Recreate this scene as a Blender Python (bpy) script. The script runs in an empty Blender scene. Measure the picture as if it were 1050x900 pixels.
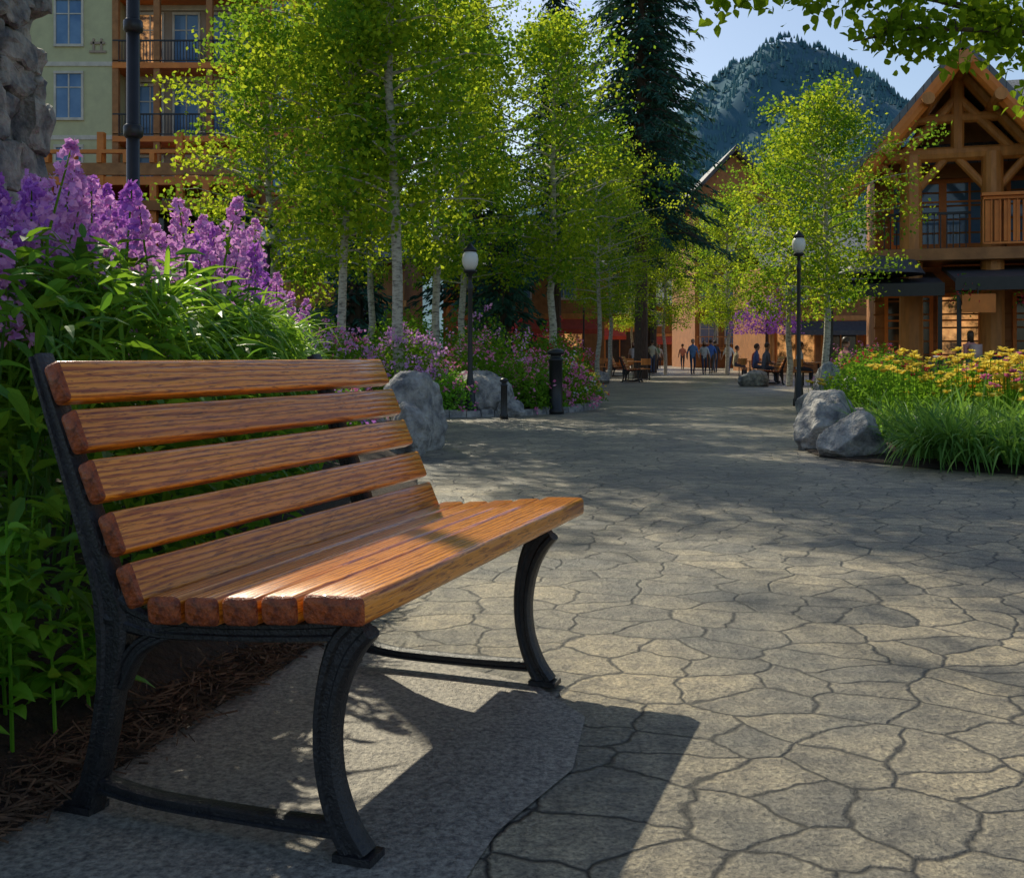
import bpy, math, random, bmesh
import numpy as np
from mathutils import Vector, noise
rng=np.random.default_rng(11); random.seed(5)
S=bpy.context.scene
COL=S.collection
pi=math.pi
# ------------------------------------------------------------------ materials
def nm(name):
    m=bpy.data.materials.new(name); m.use_nodes=True
    nt=m.node_tree; b=nt.nodes['Principled BSDF']
    return m,nt.nodes,nt.links,b
def rgba(c): return (c[0],c[1],c[2],1)
def ramp(N,L,src,c1,c2,p1=.3,p2=.7):
    r=N.new('ShaderNodeValToRGB'); e=r.color_ramp.elements
    e[0].position=p1; e[0].color=rgba(c1); e[1].position=p2; e[1].color=rgba(c2)
    L.new(src,r.inputs[0]); return r.outputs[0]
def noi(N,L,scale,vec=None,detail=4,rough=.6,dist=0):
    n=N.new('ShaderNodeTexNoise'); n.inputs['Scale'].default_value=scale
    n.inputs['Detail'].default_value=detail; n.inputs['Roughness'].default_value=rough
    n.inputs['Distortion'].default_value=dist
    if vec is not None: L.new(vec,n.inputs['Vector'])
    return n.outputs[0]
def M(name,c1,c2=None,rough=.6,scale=4,bump=0,bscale=25,metal=0,coat=0,stretch=(1,1,1),p1=.3,p2=.7,bd=.02):
    m,N,L,b=nm(name)
    tc=N.new('ShaderNodeTexCoord'); mp=N.new('ShaderNodeMapping'); mp.inputs['Scale'].default_value=stretch
    L.new(tc.outputs['Object'],mp.inputs[0])
    if c2 is None: c2=tuple(x*.72 for x in c1)
    L.new(ramp(N,L,noi(N,L,scale,mp.outputs[0]),c1,c2,p1,p2),b.inputs['Base Color'])
    b.inputs['Roughness'].default_value=rough; b.inputs['Metallic'].default_value=metal
    b.inputs['Coat Weight'].default_value=coat
    if bump:
        bp=N.new('ShaderNodeBump'); bp.inputs['Strength'].default_value=bump; bp.inputs['Distance'].default_value=bd
        L.new(noi(N,L,bscale,mp.outputs[0]),bp.inputs['Height']); L.new(bp.outputs[0],b.inputs['Normal'])
    return m
def LM(name,c1,c2,ct,trans=.45,gloss=None):
    m,N,L,b=nm(name)
    g=N.new('ShaderNodeNewGeometry'); r=g.outputs['Random Per Island']
    if gloss is None:
        N.remove(b); b=N.new('ShaderNodeBsdfDiffuse'); L.new(ramp(N,L,r,c1,c2,0,1),b.inputs[0])
    else:
        L.new(ramp(N,L,r,c1,c2,0,1),b.inputs['Base Color']); b.inputs['Roughness'].default_value=gloss; b.inputs['Specular IOR Level'].default_value=.28
    t=N.new('ShaderNodeBsdfTranslucent')
    L.new(ramp(N,L,r,tuple(x*.6 for x in ct),ct,0,1),t.inputs[0])
    mx=N.new('ShaderNodeMixShader'); mx.inputs[0].default_value=trans
    L.new(b.outputs[0],mx.inputs[1]); L.new(t.outputs[0],mx.inputs[2])
    L.new(mx.outputs[0],N['Material Output'].inputs[0])
    return m
m_aspen=LM('aspen_leaf',(.14,.27,.015),(.30,.42,.03),(.68,.80,.045),.52)
m_aspen2=LM('aspen_leaf_deep',(.06,.18,.015),(.16,.30,.03),(.34,.56,.04),.45)
m_maple=LM('overhang_leaf',(.09,.19,.01),(.17,.30,.02),(.42,.58,.03),.5)
m_green=LM('shrub_leaf',(.08,.20,.02),(.17,.34,.035),(.30,.54,.035),.42)
m_dark=LM('dark_leaf',(.04,.14,.02),(.10,.27,.035),(.18,.40,.03),.4,.45)
m_bright=LM('broad_leaf',(.11,.34,.02),(.24,.54,.05),(.34,.66,.04),.42,.4)
m_blade=LM('strap_leaf',(.11,.28,.025),(.24,.46,.05),(.40,.66,.05),.45,.4)
m_needle=LM('spruce_needle',(.028,.095,.075),(.075,.17,.115),(.07,.16,.07),.22)
m_lilac=LM('lilac_petal',(.60,.22,.60),(.92,.56,.88),(.9,.46,.88),.4)
m_purple=LM('purple_petal',(.42,.12,.58),(.70,.30,.82),(.62,.22,.76),.35)
m_pink=LM('pink_petal',(.8,.16,.40),(.95,.42,.62),(.85,.25,.45),.35)
m_yellow=LM('yellow_petal',(.92,.66,.05),(.96,.84,.22),(.92,.74,.12),.35)
m_orange=LM('orange_petal',(.9,.40,.04),(.95,.6,.1),(.85,.45,.06),.35)
m_white=LM('white_petal',(.75,.65,.7),(.85,.8,.82),(.7,.6,.65),.35)
m_red=LM('red_petal',(.65,.04,.07),(.85,.15,.14),(.6,.08,.06),.3)
m_bark=M('aspen_bark',(.54,.49,.39),(.14,.12,.10),.8,9,.5,20,stretch=(1,1,3),p1=.45,p2=.68)
m_dbark=M('dark_bark',(.12,.085,.06),(.05,.035,.025),.9,8,.6,20,stretch=(3,3,.6))
m_iron=M('cast_iron_paint',(.010,.010,.012),(.022,.022,.025),.34,40,.35,140)
m_black=M('black_paint',(.012,.012,.013),(.02,.02,.02),.4,10)
m_rock=M('granite',(.50,.47,.42),(.13,.13,.135),.85,7,1,10,p1=.35,p2=.68,bd=.06)
m_stonew=M('pillar_rock',(.44,.39,.31),(.11,.11,.11),.85,6,1,9,p1=.32,p2=.64,bd=.06)
m_glass=M('window_glass',(.05,.14,.30),(.18,.32,.50),.08,.6)
m_dglass=M('shop_glass',(.015,.018,.02),(.09,.075,.055),.1,.8)
m_wood=M('log_wood',(.72,.29,.07),(.44,.165,.035),.5,3,.3,14,stretch=(2,2,.5))
m_wood2=M('timber_siding',(.50,.21,.065),(.30,.12,.033),.6,3,.2,20)
m_orangew=M('orange_timber',(.88,.27,.04),(.66,.19,.03),.55,3)
m_olive=M('olive_stucco',(.62,.60,.34),(.52,.50,.29),.9,2,.1,30)
m_taupe=M('taupe_stucco',(.46,.35,.26),(.36,.27,.2),.9,2)
m_brown=M('brown_siding',(.42,.165,.05),(.28,.11,.033),.8,2)
m_trim=M('cream_trim',(.74,.67,.55),None,.6,3)
m_droof=M('dark_roof',(.05,.052,.06),(.09,.09,.10),.6,6)
m_mulch=M('bark_mulch',(.06,.034,.02),(.016,.011,.008),.95,30,1,50)
m_straw=M('mulch_straw',(.20,.11,.06),(.05,.028,.016),.9,12)
m_hglobe=M('lamp_globe',(.85,.82,.75),(.8,.77,.68),.3,3)
m_skin=M('skin',(.55,.33,.24),(.5,.3,.2),.5,5)
m_hair=M('hair',(.05,.03,.02),(.1,.05,.02),.5,30)
def lit(name,c,s):
    m,N,L,b=nm(name); tc=N.new('ShaderNodeTexCoord'); n=noi(N,L,1.8,tc.outputs['Object'],4,.7)
    o=ramp(N,L,n,tuple(x*.04 for x in c),c,.42,.68); L.new(o,b.inputs['Emission Color']); L.new(o,b.inputs['Base Color'])
    b.inputs['Emission Strength'].default_value=s; b.inputs['Roughness'].default_value=.2; return m
m_lit=lit('lit_shop_window',(1,.48,.16),.75)
def shingle():
    m,N,L,b=nm('roof_shingles'); tc=N.new('ShaderNodeTexCoord')
    br=N.new('ShaderNodeTexBrick'); br.inputs['Scale'].default_value=2.6
    br.inputs['Color1'].default_value=(.15,.165,.18,1); br.inputs['Color2'].default_value=(.24,.25,.27,1); br.inputs['Mortar'].default_value=(.04,.04,.04,1)
    L.new(tc.outputs['Object'],br.inputs[0]); L.new(br.outputs[0],b.inputs['Base Color']); b.inputs['Roughness'].default_value=.8
    return m
m_shing=shingle()
def paving():
    m,N,L,b=nm('stamped_paving'); tc=N.new('ShaderNodeTexCoord'); O=tc.outputs['Object']
    n1=N.new('ShaderNodeTexNoise'); n1.inputs['Scale'].default_value=3.0; n1.inputs['Detail'].default_value=4; L.new(O,n1.inputs['Vector'])
    sb=N.new('ShaderNodeVectorMath'); sb.operation='SUBTRACT'; sb.inputs[1].default_value=(.5,.5,.5); L.new(n1.outputs['Color'],sb.inputs[0])
    sc=N.new('ShaderNodeVectorMath'); sc.operation='SCALE'; sc.inputs['Scale'].default_value=.24; L.new(sb.outputs[0],sc.inputs[0])
    ad=N.new('ShaderNodeVectorMath'); ad.operation='ADD'; L.new(O,ad.inputs[0]); L.new(sc.outputs[0],ad.inputs[1])
    mp=N.new('ShaderNodeMapping'); mp.inputs['Scale'].default_value=(1,1.12,0); mp.inputs['Rotation'].default_value=(0,0,.4); L.new(ad.outputs[0],mp.inputs[0])
    ve=N.new('ShaderNodeTexVoronoi'); ve.voronoi_dimensions='2D'; ve.feature='DISTANCE_TO_EDGE'
    vc=N.new('ShaderNodeTexVoronoi'); vc.voronoi_dimensions='2D'; vc.feature='F1'
    for v in (ve,vc): v.inputs['Randomness'].default_value=.85; v.inputs['Scale'].default_value=4.4; L.new(mp.outputs[0],v.inputs['Vector'])
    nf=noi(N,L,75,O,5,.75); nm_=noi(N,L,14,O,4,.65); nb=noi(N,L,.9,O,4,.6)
    jw=N.new('ShaderNodeMapRange'); L.new(ve.outputs['Distance'],jw.inputs[0]); jw.inputs[1].default_value=.006; jw.inputs[2].default_value=.042
    base=ramp(N,L,nf,(.13,.12,.10),(.80,.70,.50),.34,.66)
    def mul(a_,b_,f=1):
        mu=N.new('ShaderNodeMix'); mu.data_type='RGBA'; mu.blend_type='MULTIPLY'; mu.inputs[0].default_value=f; L.new(a_,mu.inputs[6]); L.new(b_,mu.inputs[7]); return mu.outputs[2]
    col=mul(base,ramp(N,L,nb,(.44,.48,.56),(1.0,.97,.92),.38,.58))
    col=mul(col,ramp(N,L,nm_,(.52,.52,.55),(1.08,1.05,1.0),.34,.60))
    sep=N.new('ShaderNodeSeparateColor'); L.new(vc.outputs['Color'],sep.inputs[0])
    col=mul(col,ramp(N,L,sep.outputs[0],(.58,.61,.67),(1,.98,.94),0,1))
    mj=N.new('ShaderNodeMix'); mj.data_type='RGBA'; L.new(jw.outputs[0],mj.inputs[0]); mj.inputs[6].default_value=(.02,.018,.016,1); L.new(col,mj.inputs[7])
    L.new(mj.outputs[2],b.inputs['Base Color'])
    jh=N.new('ShaderNodeMapRange'); L.new(ve.outputs['Distance'],jh.inputs[0]); jh.inputs[1].default_value=0; jh.inputs[2].default_value=.06; jh.interpolation_type='SMOOTHSTEP'
    ma=N.new('ShaderNodeMath'); ma.operation='MULTIPLY_ADD'; L.new(nf,ma.inputs[0]); ma.inputs[1].default_value=.7; 
    jj=N.new('ShaderNodeMath'); jj.operation='MULTIPLY'; L.new(jh.outputs[0],jj.inputs[0]); jj.inputs[1].default_value=.45; L.new(jj.outputs[0],ma.inputs[2])
    mb_=N.new('ShaderNodeMath'); mb_.operation='MULTIPLY_ADD'; L.new(nm_,mb_.inputs[0]); mb_.inputs[1].default_value=1.5; L.new(ma.outputs[0],mb_.inputs[2])
    bp=N.new('ShaderNodeBump'); bp.inputs['Strength'].default_value=1; bp.inputs['Distance'].default_value=.013; L.new(mb_.outputs[0],bp.inputs['Height']); L.new(bp.outputs[0],b.inputs['Normal'])
    b.inputs['Roughness'].default_value=.40
    return m
m_pave=paving()
m_conc=M('pad_concrete',(.42,.375,.30),(.11,.10,.09),.55,75,1,110,p1=.34,p2=.68,bd=.008)
m_ground=M('ground_soil',(.07,.085,.04),(.045,.05,.03),.95,.5)
def benchwood():
    m,N,L,b=nm('varnished_oak'); tc=N.new('ShaderNodeTexCoord'); oi=N.new('ShaderNodeObjectInfo')
    ad=N.new('ShaderNodeVectorMath'); ad.operation='ADD'; L.new(tc.outputs['Object'],ad.inputs[0])
    sc=N.new('ShaderNodeVectorMath'); sc.operation='SCALE'; sc.inputs['Scale'].default_value=7; 
    cb=N.new('ShaderNodeCombineXYZ'); 
    for i in range(3): L.new(oi.outputs['Random'],cb.inputs[i])
    L.new(cb.outputs[0],sc.inputs[0]); L.new(sc.outputs[0],ad.inputs[1])
    mp=N.new('ShaderNodeMapping'); mp.inputs['Scale'].default_value=(26,1.6,36); L.new(ad.outputs[0],mp.inputs[0])
    w=N.new('ShaderNodeTexWave'); w.wave_type='BANDS'; w.bands_direction='X'; w.inputs['Scale'].default_value=.8; w.inputs['Distortion'].default_value=9; w.inputs['Detail'].default_value=3; w.inputs['Detail Scale'].default_value=1.2; L.new(mp.outputs[0],w.inputs[0])
    mp2=N.new('ShaderNodeMapping'); mp2.inputs['Scale'].default_value=(170,12,170); L.new(ad.outputs[0],mp2.inputs[0])
    fine=noi(N,L,1.1,mp2.outputs[0],4,.7,.8)
    c1=ramp(N,L,w.outputs['Fac'],(.50,.125,.008),(.95,.34,.03),.0,.55)
    c2=ramp(N,L,fine,(.28,.15,.08),(1,1,1),.37,.50)
    mu=N.new('ShaderNodeMix'); mu.data_type='RGBA'; mu.blend_type='MULTIPLY'; mu.inputs[0].default_value=.85; L.new(c1,mu.inputs[6]); L.new(c2,mu.inputs[7])
    tone=ramp(N,L,oi.outputs['Random'],(.80,.74,.70),(1,1,1),0,1)
    mu2=N.new('ShaderNodeMix'); mu2.data_type='RGBA'; mu2.blend_type='MULTIPLY'; mu2.inputs[0].default_value=1; L.new(mu.outputs[2],mu2.inputs[6]); L.new(tone,mu2.inputs[7])
    L.new(mu2.outputs[2],b.inputs['Base Color']); b.inputs['Roughness'].default_value=.32; b.inputs['Coat Weight'].default_value=.8; b.inputs['Coat Roughness'].default_value=.14
    b.inputs['Specular IOR Level'].default_value=.3
    bp=N.new('ShaderNodeBump'); bp.inputs['Strength'].default_value=.45; bp.inputs['Distance'].default_value=.002; 
    s2=N.new('ShaderNodeMath'); s2.operation='ADD'; L.new(fine,s2.inputs[0]); L.new(w.outputs['Fac'],s2.inputs[1])
    L.new(s2.outputs[0],bp.inputs['Height']); L.new(bp.outputs[0],b.inputs['Normal']); L.new(bp.outputs[0],b.inputs['Coat Normal'])
    return m
m_oak=benchwood()
m_end=M('end_grain',(.58,.12,.02),(.16,.028,.006),.5,60,.9,90,coat=.3)
# ------------------------------------------------------------------ mesh builder
class MB:
    def __init__(s): s.V=[];s.F=[];s.n=0;s.mats=[]
    def mi(s,m):
        if m not in s.mats: s.mats.append(m)
        return s.mats.index(m)
    def add(s,v,f,m):
        v=np.asarray(v,float).reshape(-1,3); i=s.mi(m)
        if isinstance(f,np.ndarray): s.F.append((f+s.n,i))
        else:
            d={}
            for q in f: d.setdefault(len(q),[]).append(q)
            for k in d: s.F.append((np.array(d[k])+s.n,i))
        s.V.append(v); s.n+=len(v)
    def box(s,x0,x1,y0,y1,z0,z1,m):
        v=np.array([[x,y,z] for x in(x0,x1) for y in(y0,y1) for z in(z0,z1)],float)
        s.add(v,[(0,1,3,2),(4,6,7,5),(0,4,5,1),(2,3,7,6),(0,2,6,4),(1,5,7,3)],m)
    def tube(s,P,Rr,m,n=8,cap=True):
        P=np.array(P,float); k=len(P); Rr=np.broadcast_to(np.array(Rr,float),(k,))
        T=np.gradient(P,axis=0); T/=np.linalg.norm(T,axis=1)[:,None]+1e-9
        ref=np.array([0,0,1.]) if abs(T[0][2])<.9 else np.array([1.,0,0])
        a=np.linspace(0,2*math.pi,n,endpoint=False); V=[]
        for i in range(k):
            u=np.cross(T[i],ref); u/=np.linalg.norm(u)+1e-9; w=np.cross(T[i],u)
            V.append(P[i]+Rr[i]*(np.cos(a)[:,None]*u+np.sin(a)[:,None]*w))
        F=[(i*n+j,i*n+(j+1)%n,(i+1)*n+(j+1)%n,(i+1)*n+j) for i in range(k-1) for j in range(n)]
        if cap: F+= [tuple(range(n-1,-1,-1)),tuple(range((k-1)*n,k*n))]
        s.add(np.vstack(V),F,m)
    def lathe(s,prof,c,m,n=16):
        a=np.linspace(0,2*math.pi,n,endpoint=False)
        V=np.array([[c[0]+r*math.cos(t),c[1]+r*math.sin(t),c[2]+z] for r,z in prof for t in a]); k=len(prof)
        F=[(i*n+j,i*n+(j+1)%n,(i+1)*n+(j+1)%n,(i+1)*n+j) for i in range(k-1) for j in range(n)]
        F+=[tuple(range(n-1,-1,-1)),tuple(range((k-1)*n,k*n))]
        s.add(V,F,m)
    def obj(s,name,smooth=False,loc=(0,0,0),rot=(0,0,0),parent=None):
        me=bpy.data.meshes.new(name); V=np.vstack(s.V)
        me.vertices.add(len(V)); me.vertices.foreach_set('co',V.ravel())
        lo=np.concatenate([f.ravel() for f,i in s.F]); lt=np.concatenate([np.full(len(f),f.shape[1]) for f,i in s.F]); mi=np.concatenate([np.full(len(f),i) for f,i in s.F])
        me.loops.add(len(lo)); me.loops.foreach_set('vertex_index',lo.astype(np.int32))
        me.polygons.add(len(lt)); ls=np.concatenate([[0],np.cumsum(lt)[:-1]])
        me.polygons.foreach_set('loop_start',ls.astype(np.int32)); me.polygons.foreach_set('loop_total',lt.astype(np.int32))
        me.polygons.foreach_set('material_index',mi.astype(np.int32))
        me.polygons.foreach_set('use_smooth',np.full(len(lt),bool(smooth)))
        for m in s.mats: me.materials.append(m)
        me.update(calc_edges=True); me.validate()
        return ob(name,me,loc,rot,parent)
def ob(name,me,loc=(0,0,0),rot=(0,0,0),parent=None,scale=(1,1,1)):
    o=bpy.data.objects.new(name,me); o.location=loc; o.rotation_euler=rot; o.scale=scale
    if parent: o.parent=parent
    COL.objects.link(o); return o
def unit(v): return v/(np.linalg.norm(v,axis=-1,keepdims=True)+1e-9)
def leaves(mb,C,L,W,m,up=0.0):
    n=len(C); a=unit(rng.normal(size=(n,3))); b=unit(np.cross(a,rng.normal(size=(n,3))))
    if up: 
        a=unit(a*np.array([1,1,1-up])); b=unit(np.cross(a,unit(rng.normal(size=(n,3))*(1-up)+np.array([0,0,1.5*up]))))
    L=(L*rng.uniform(.7,1.3,n))[:,None]; W=(W*rng.uniform(.7,1.3,n))[:,None]
    V=np.stack([C-a*L/2,C+b*W/2-a*L*.05,C+a*L/2,C-b*W/2-a*L*.05],1).reshape(-1,3)
    mb.add(V,np.arange(4*n).reshape(n,4),m)
def blades(mb,B,D,L,W,m,droop=.3,K=4,kind='ovate',fold=.25,roll=.5):
    n=len(B); D=unit(D); t=np.linspace(0,1,K+1)
    L=np.broadcast_to(L,(n,)); W=np.broadcast_to(W,(n,)); dr=np.broadcast_to(droop,(n,))
    side=unit(np.cross(D,np.array([0,0,1.])+rng.normal(size=(n,3))*roll)); nrm=unit(np.cross(side,D))
    if kind=='ovate': w=np.sin(math.pi*np.clip(t*.93+.05,0,1)**.75)
    elif kind=='strap': w=np.clip(1.25*(1-t)**.55*(.6+.6*t),0,1)
    else: w=np.sin(math.pi*np.clip(t*.95+.04,0,1))
    w[-1]=.02
    V=np.zeros((n,K+1,3,3))
    for k in range(K+1):
        c=B+D*(L*t[k])[:,None]; c[:,2]-=dr*L*t[k]**2
        h=(W*w[k]/2)[:,None]
        V[:,k,1]=c; V[:,k,0]=c-side*h+nrm*h*fold*2; V[:,k,2]=c+side*h+nrm*h*fold*2
    idx=(np.arange(n)*(K+1)*3)[:,None]
    F=[]
    for k in range(K):
        for j in range(2):
            a=k*3+j; F.append(np.concatenate([idx+a,idx+a+1,idx+a+4,idx+a+3],1))
    mb.add(V.reshape(-1,3),np.concatenate(F),m)
# ------------------------------------------------------------------ camera / light / world
H=.95
cd=bpy.data.cameras.new('camera'); cam=bpy.data.objects.new('camera',cd); COL.objects.link(cam)
cam.location=(0,0,H); cam.rotation_euler=(math.pi/2,0,0); cd.sensor_width=36; cd.lens=37; cd.shift_y=-85/1050
cd.clip_end=6000; cd.clip_start=.05; S.camera=cam
EL=math.radians(40); AZ=math.atan2(-.45,.9)
sd=Vector((math.sin(AZ)*math.cos(EL),math.cos(AZ)*math.cos(EL),math.sin(EL)))
ld=bpy.data.lights.new('sun','SUN'); ld.energy=5; ld.angle=math.radians(.5); ld.color=(1,.92,.72)
lo=bpy.data.objects.new('sun',ld); COL.objects.link(lo); lo.location=(-20,40,40); lo.rotation_euler=(-sd).to_track_quat('-Z','Y').to_euler()
w=bpy.data.worlds.new('World'); S.world=w; w.use_nodes=True
sk=w.node_tree.nodes.new('ShaderNodeTexSky'); sk.sky_type='NISHITA'; sk.sun_disc=False; sk.sun_elevation=EL; sk.sun_rotation=AZ
w.node_tree.links.new(sk.outputs[0],w.node_tree.nodes['Background'].inputs[0]); w.node_tree.nodes['Background'].inputs[1].default_value=.13
S.view_settings.view_transform='Standard'; S.view_settings.look='None'; S.view_settings.exposure=0
# ------------------------------------------------------------------ ground
g=MB(); g.add([(-3000,-200,-.01),(3000,-200,-.01),(3000,4500,-.01),(-3000,4500,-.01)],[(0,1,2,3)],m_ground); g.obj('ground')
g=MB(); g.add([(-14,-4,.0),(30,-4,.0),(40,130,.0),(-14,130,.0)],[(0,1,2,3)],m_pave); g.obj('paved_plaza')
F0=np.array([-.303,1.985]); a=math.radians(20); e=np.array([math.sin(a),math.cos(a)]); fw=np.array([math.cos(a),-math.sin(a)])
def BL(f,s): p=F0+fw*f+e*s; return (p[0],p[1])
pad=MB(); pts=[BL(.27,-2.5),BL(.26,-.4),BL(.22,.2),BL(.27,.55),BL(.20,.9),BL(.0,1.1),BL(-.3,1.2),BL(-1.5,1.3),BL(-1.5,-2.5)]
pad.add([(x,y,.005) for x,y in pts],[tuple(range(9))],m_conc); pad.obj('concrete_pad')
def bed(name,pts,hgt,m=m_mulch):
    P=np.array(pts,float); Q=[]
    for i in range(len(P)):
        p0,p1,p2,p3=P[i-1],P[i],P[(i+1)%len(P)],P[(i+2)%len(P)]
        for t in np.linspace(0,1,6,endpoint=False):
            Q.append(.5*((2*p1)+(-p0+p2)*t+(2*p0-5*p1+4*p2-p3)*t*t+(-p0+3*p1-3*p2+p3)*t**3))
    Q=np.array(Q); c=Q.mean(0); n=len(Q); V=[];rings=[(1,0),(.985,.03),(.95,.08),(.85,.6),(.6,.95),(.3,1)]
    for k,(s,z) in enumerate(rings):
        for q in Q:
            p=c+(q-c)*s; V.append((p[0],p[1],.008+z*hgt+ (noise.noise(Vector((p[0]*3,p[1]*3,0)))*.03 if k>0 else 0)))
    V.append((c[0],c[1],hgt))
    F=[(k*n+j,k*n+(j+1)%n,(k+1)*n+(j+1)%n,(k+1)*n+j) for k in range(len(rings)-1) for j in range(n)]
    F+=[((len(rings)-1)*n+j,(len(rings)-1)*n+(j+1)%n,len(V)-1) for j in range(n)]
    b=MB(); b.add(V,F,m); b.obj(name,True); return Q
bedA=[(-1.6,.2),(-1.28,1.2),(-1.0,2.07),(-.80,2.8),(-.64,3.5),(-.52,5),(-.72,8),(-1.05,10.3),(-2.5,11.6),(-8,12),(-8,.2)]
bed('planting_bed',bedA,.22)
bedB=[(-12,15.5),(-4,15.2),(-1.3,16.2),(.1,16.8),(1.2,18.3),(1.65,20.5),(1.6,24),(1.3,30),(2.2,38),(-12,38)]
QB=bed('planting_bed',bedB,.25)
bedC=[(2.95,10.6),(3.3,9.2),(4.3,8.3),(7,7.6),(14,7.5),(14,22),(8.5,25),(6.2,20),(4.2,15)]
QC=bed('planting_bed',bedC,.25)
for Q in (QB,):
    k=MB(); n=len(Q)
    for i in range(n):
        p,q=Q[i],Q[(i+1)%n]; L_=np.linalg.norm(q-p)
        nn=max(1,int(L_/.55))
        for j in range(nn):
            a0=p+(q-p)*(j+.02)/nn; a1=p+(q-p)*(j+.97)/nn; d=unit(a1-a0); o=np.array([d[1],-d[0]])*.07
            hh=.10+random.uniform(-.01,.02)
            v=[(*(a0-o),0),(*(a1-o),0),(*(a1+o),0),(*(a0+o),0),(*(a0-o*.8),hh),(*(a1-o*.8),hh),(*(a1+o*.8),hh),(*(a0+o*.8),hh)]
            k.add(v,[(3,2,1,0),(4,5,6,7),(0,1,5,4),(1,2,6,5),(2,3,7,6),(3,0,4,7)],m_rock)
    k.obj('stone_kerb')
st=MB(); n=12000
yy=rng.uniform(.6,6,n); xe=np.interp(yy,[.2,1.2,2.07,2.8,3.5,5,8],[-1.6,-1.28,-1.0,-.8,-.64,-.52,-.72])
xx=xe-abs(rng.normal(0,.28,n))+.02+rng.exponential(.012,n); zz=.02+np.clip((xe-xx)*.14,0,.12)+rng.uniform(0,.02,n)
C=np.stack([xx,yy,zz],1); d=unit(rng.normal(size=(n,3))*np.array([1,1,.25])); sd_=unit(np.cross(d,rng.normal(size=(n,3)))); Ls=rng.uniform(.012,.045,n)[:,None]; Ws=rng.uniform(.001,.003,n)[:,None]
st.add(np.stack([C-d*Ls-sd_*Ws,C-d*Ls+sd_*Ws,C+d*Ls+sd_*Ws,C+d*Ls-sd_*Ws],1).reshape(-1,3),np.arange(4*n).reshape(n,4),m_straw); st.obj('mulch_litter')
# ------------------------------------------------------------------ bench
def slat(parent,name,x,z,ang,wd,th,y0,y1):
    pts=[];r=min(th,wd)*.24
    for cx,cz,a0 in((wd/2-r,th/2-r,0),(-wd/2+r,th/2-r,90),(-wd/2+r,-th/2+r,180),(wd/2-r,-th/2+r,270)):
        for k in range(5):
            t=math.radians(a0+k*22.5); pts.append((cx+r*math.cos(t),cz+r*math.sin(t)))
    n=len(pts); b=MB(); Ln=(y1-y0)/2; V=[]
    st_=[(-Ln,.80),(-Ln+.003,.92),(-Ln+.008,1.0)]+[(-Ln+.008+(2*Ln-.016)*i/6,1) for i in range(1,6)]+[(Ln-.008,1),(Ln-.003,.92),(Ln,.8)]
    for y,sc in st_:
        for px,pz in pts: V.append((px-(1-sc)*.03*np.sign(px),y,pz-(1-sc)*.03*np.sign(pz)))
    k=len(st_)
    F=[(i*n+j,(i+1)*n+j,(i+1)*n+(j+1)%n,i*n+(j+1)%n) for i in range(k-1) for j in range(n)]
    b.add(V,F[2*n:-2*n],m_oak)
    b.F.append((np.array(F[:2*n]+F[-2*n:]),b.mi(m_end)))
    b.F.append((np.array([list(range(n))]),b.mi(m_end))); b.F.append((np.array([list(range(k*n-1,(k-1)*n-1,-1))]),b.mi(m_end)))
    return b.obj(name,True,(x,(y0+y1)/2,z),(0,ang,0),parent)
def ribbon(b,P,W,T,y,m):
    P=np.array(P,float); Q=[];Wd=[]
    for i in range(len(P)-1):
        p0=P[max(i-1,0)];p1=P[i];p2=P[i+1];p3=P[min(i+2,len(P)-1)]
        for t in np.linspace(0,1,7,endpoint=False):
            Q.append(.5*((2*p1)+(-p0+p2)*t+(2*p0-5*p1+4*p2-p3)*t*t+(-p0+3*p1-3*p2+p3)*t**3)); Wd.append(W[i]+(W[i+1]-W[i])*t)
    Q.append(P[-1]);Wd.append(W[-1]); Q=np.array(Q); Wd=np.array(Wd); Tn=unit(np.gradient(Q,axis=0)); Nn=np.stack([-Tn[:,1],Tn[:,0]],1)
    sec=[(-.5,-.30),(-.38,-.5),(-.2,-.5),(-.12,-.38),(.12,-.38),(.2,-.5),(.38,-.5),(.5,-.30),(.5,.30),(.38,.5),(.2,.5),(.12,.38),(-.12,.38),(-.2,.5),(-.38,.5),(-.5,.30)]
    n=len(sec);V=[]
    for q,nn,wd in zip(Q,Nn,Wd):
        for a_,b_ in sec: V.append((q[0]+nn[0]*a_*wd,y+b_*T,q[1]+nn[1]*a_*wd))
    k=len(Q); F=[(i*n+j,i*n+(j+1)%n,(i+1)*n+(j+1)%n,(i+1)*n+j) for i in range(k-1) for j in range(n)]+[tuple(range(n-1,-1,-1)),tuple(range((k-1)*n,k*n))]
    b.add(V,F,m)
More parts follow.
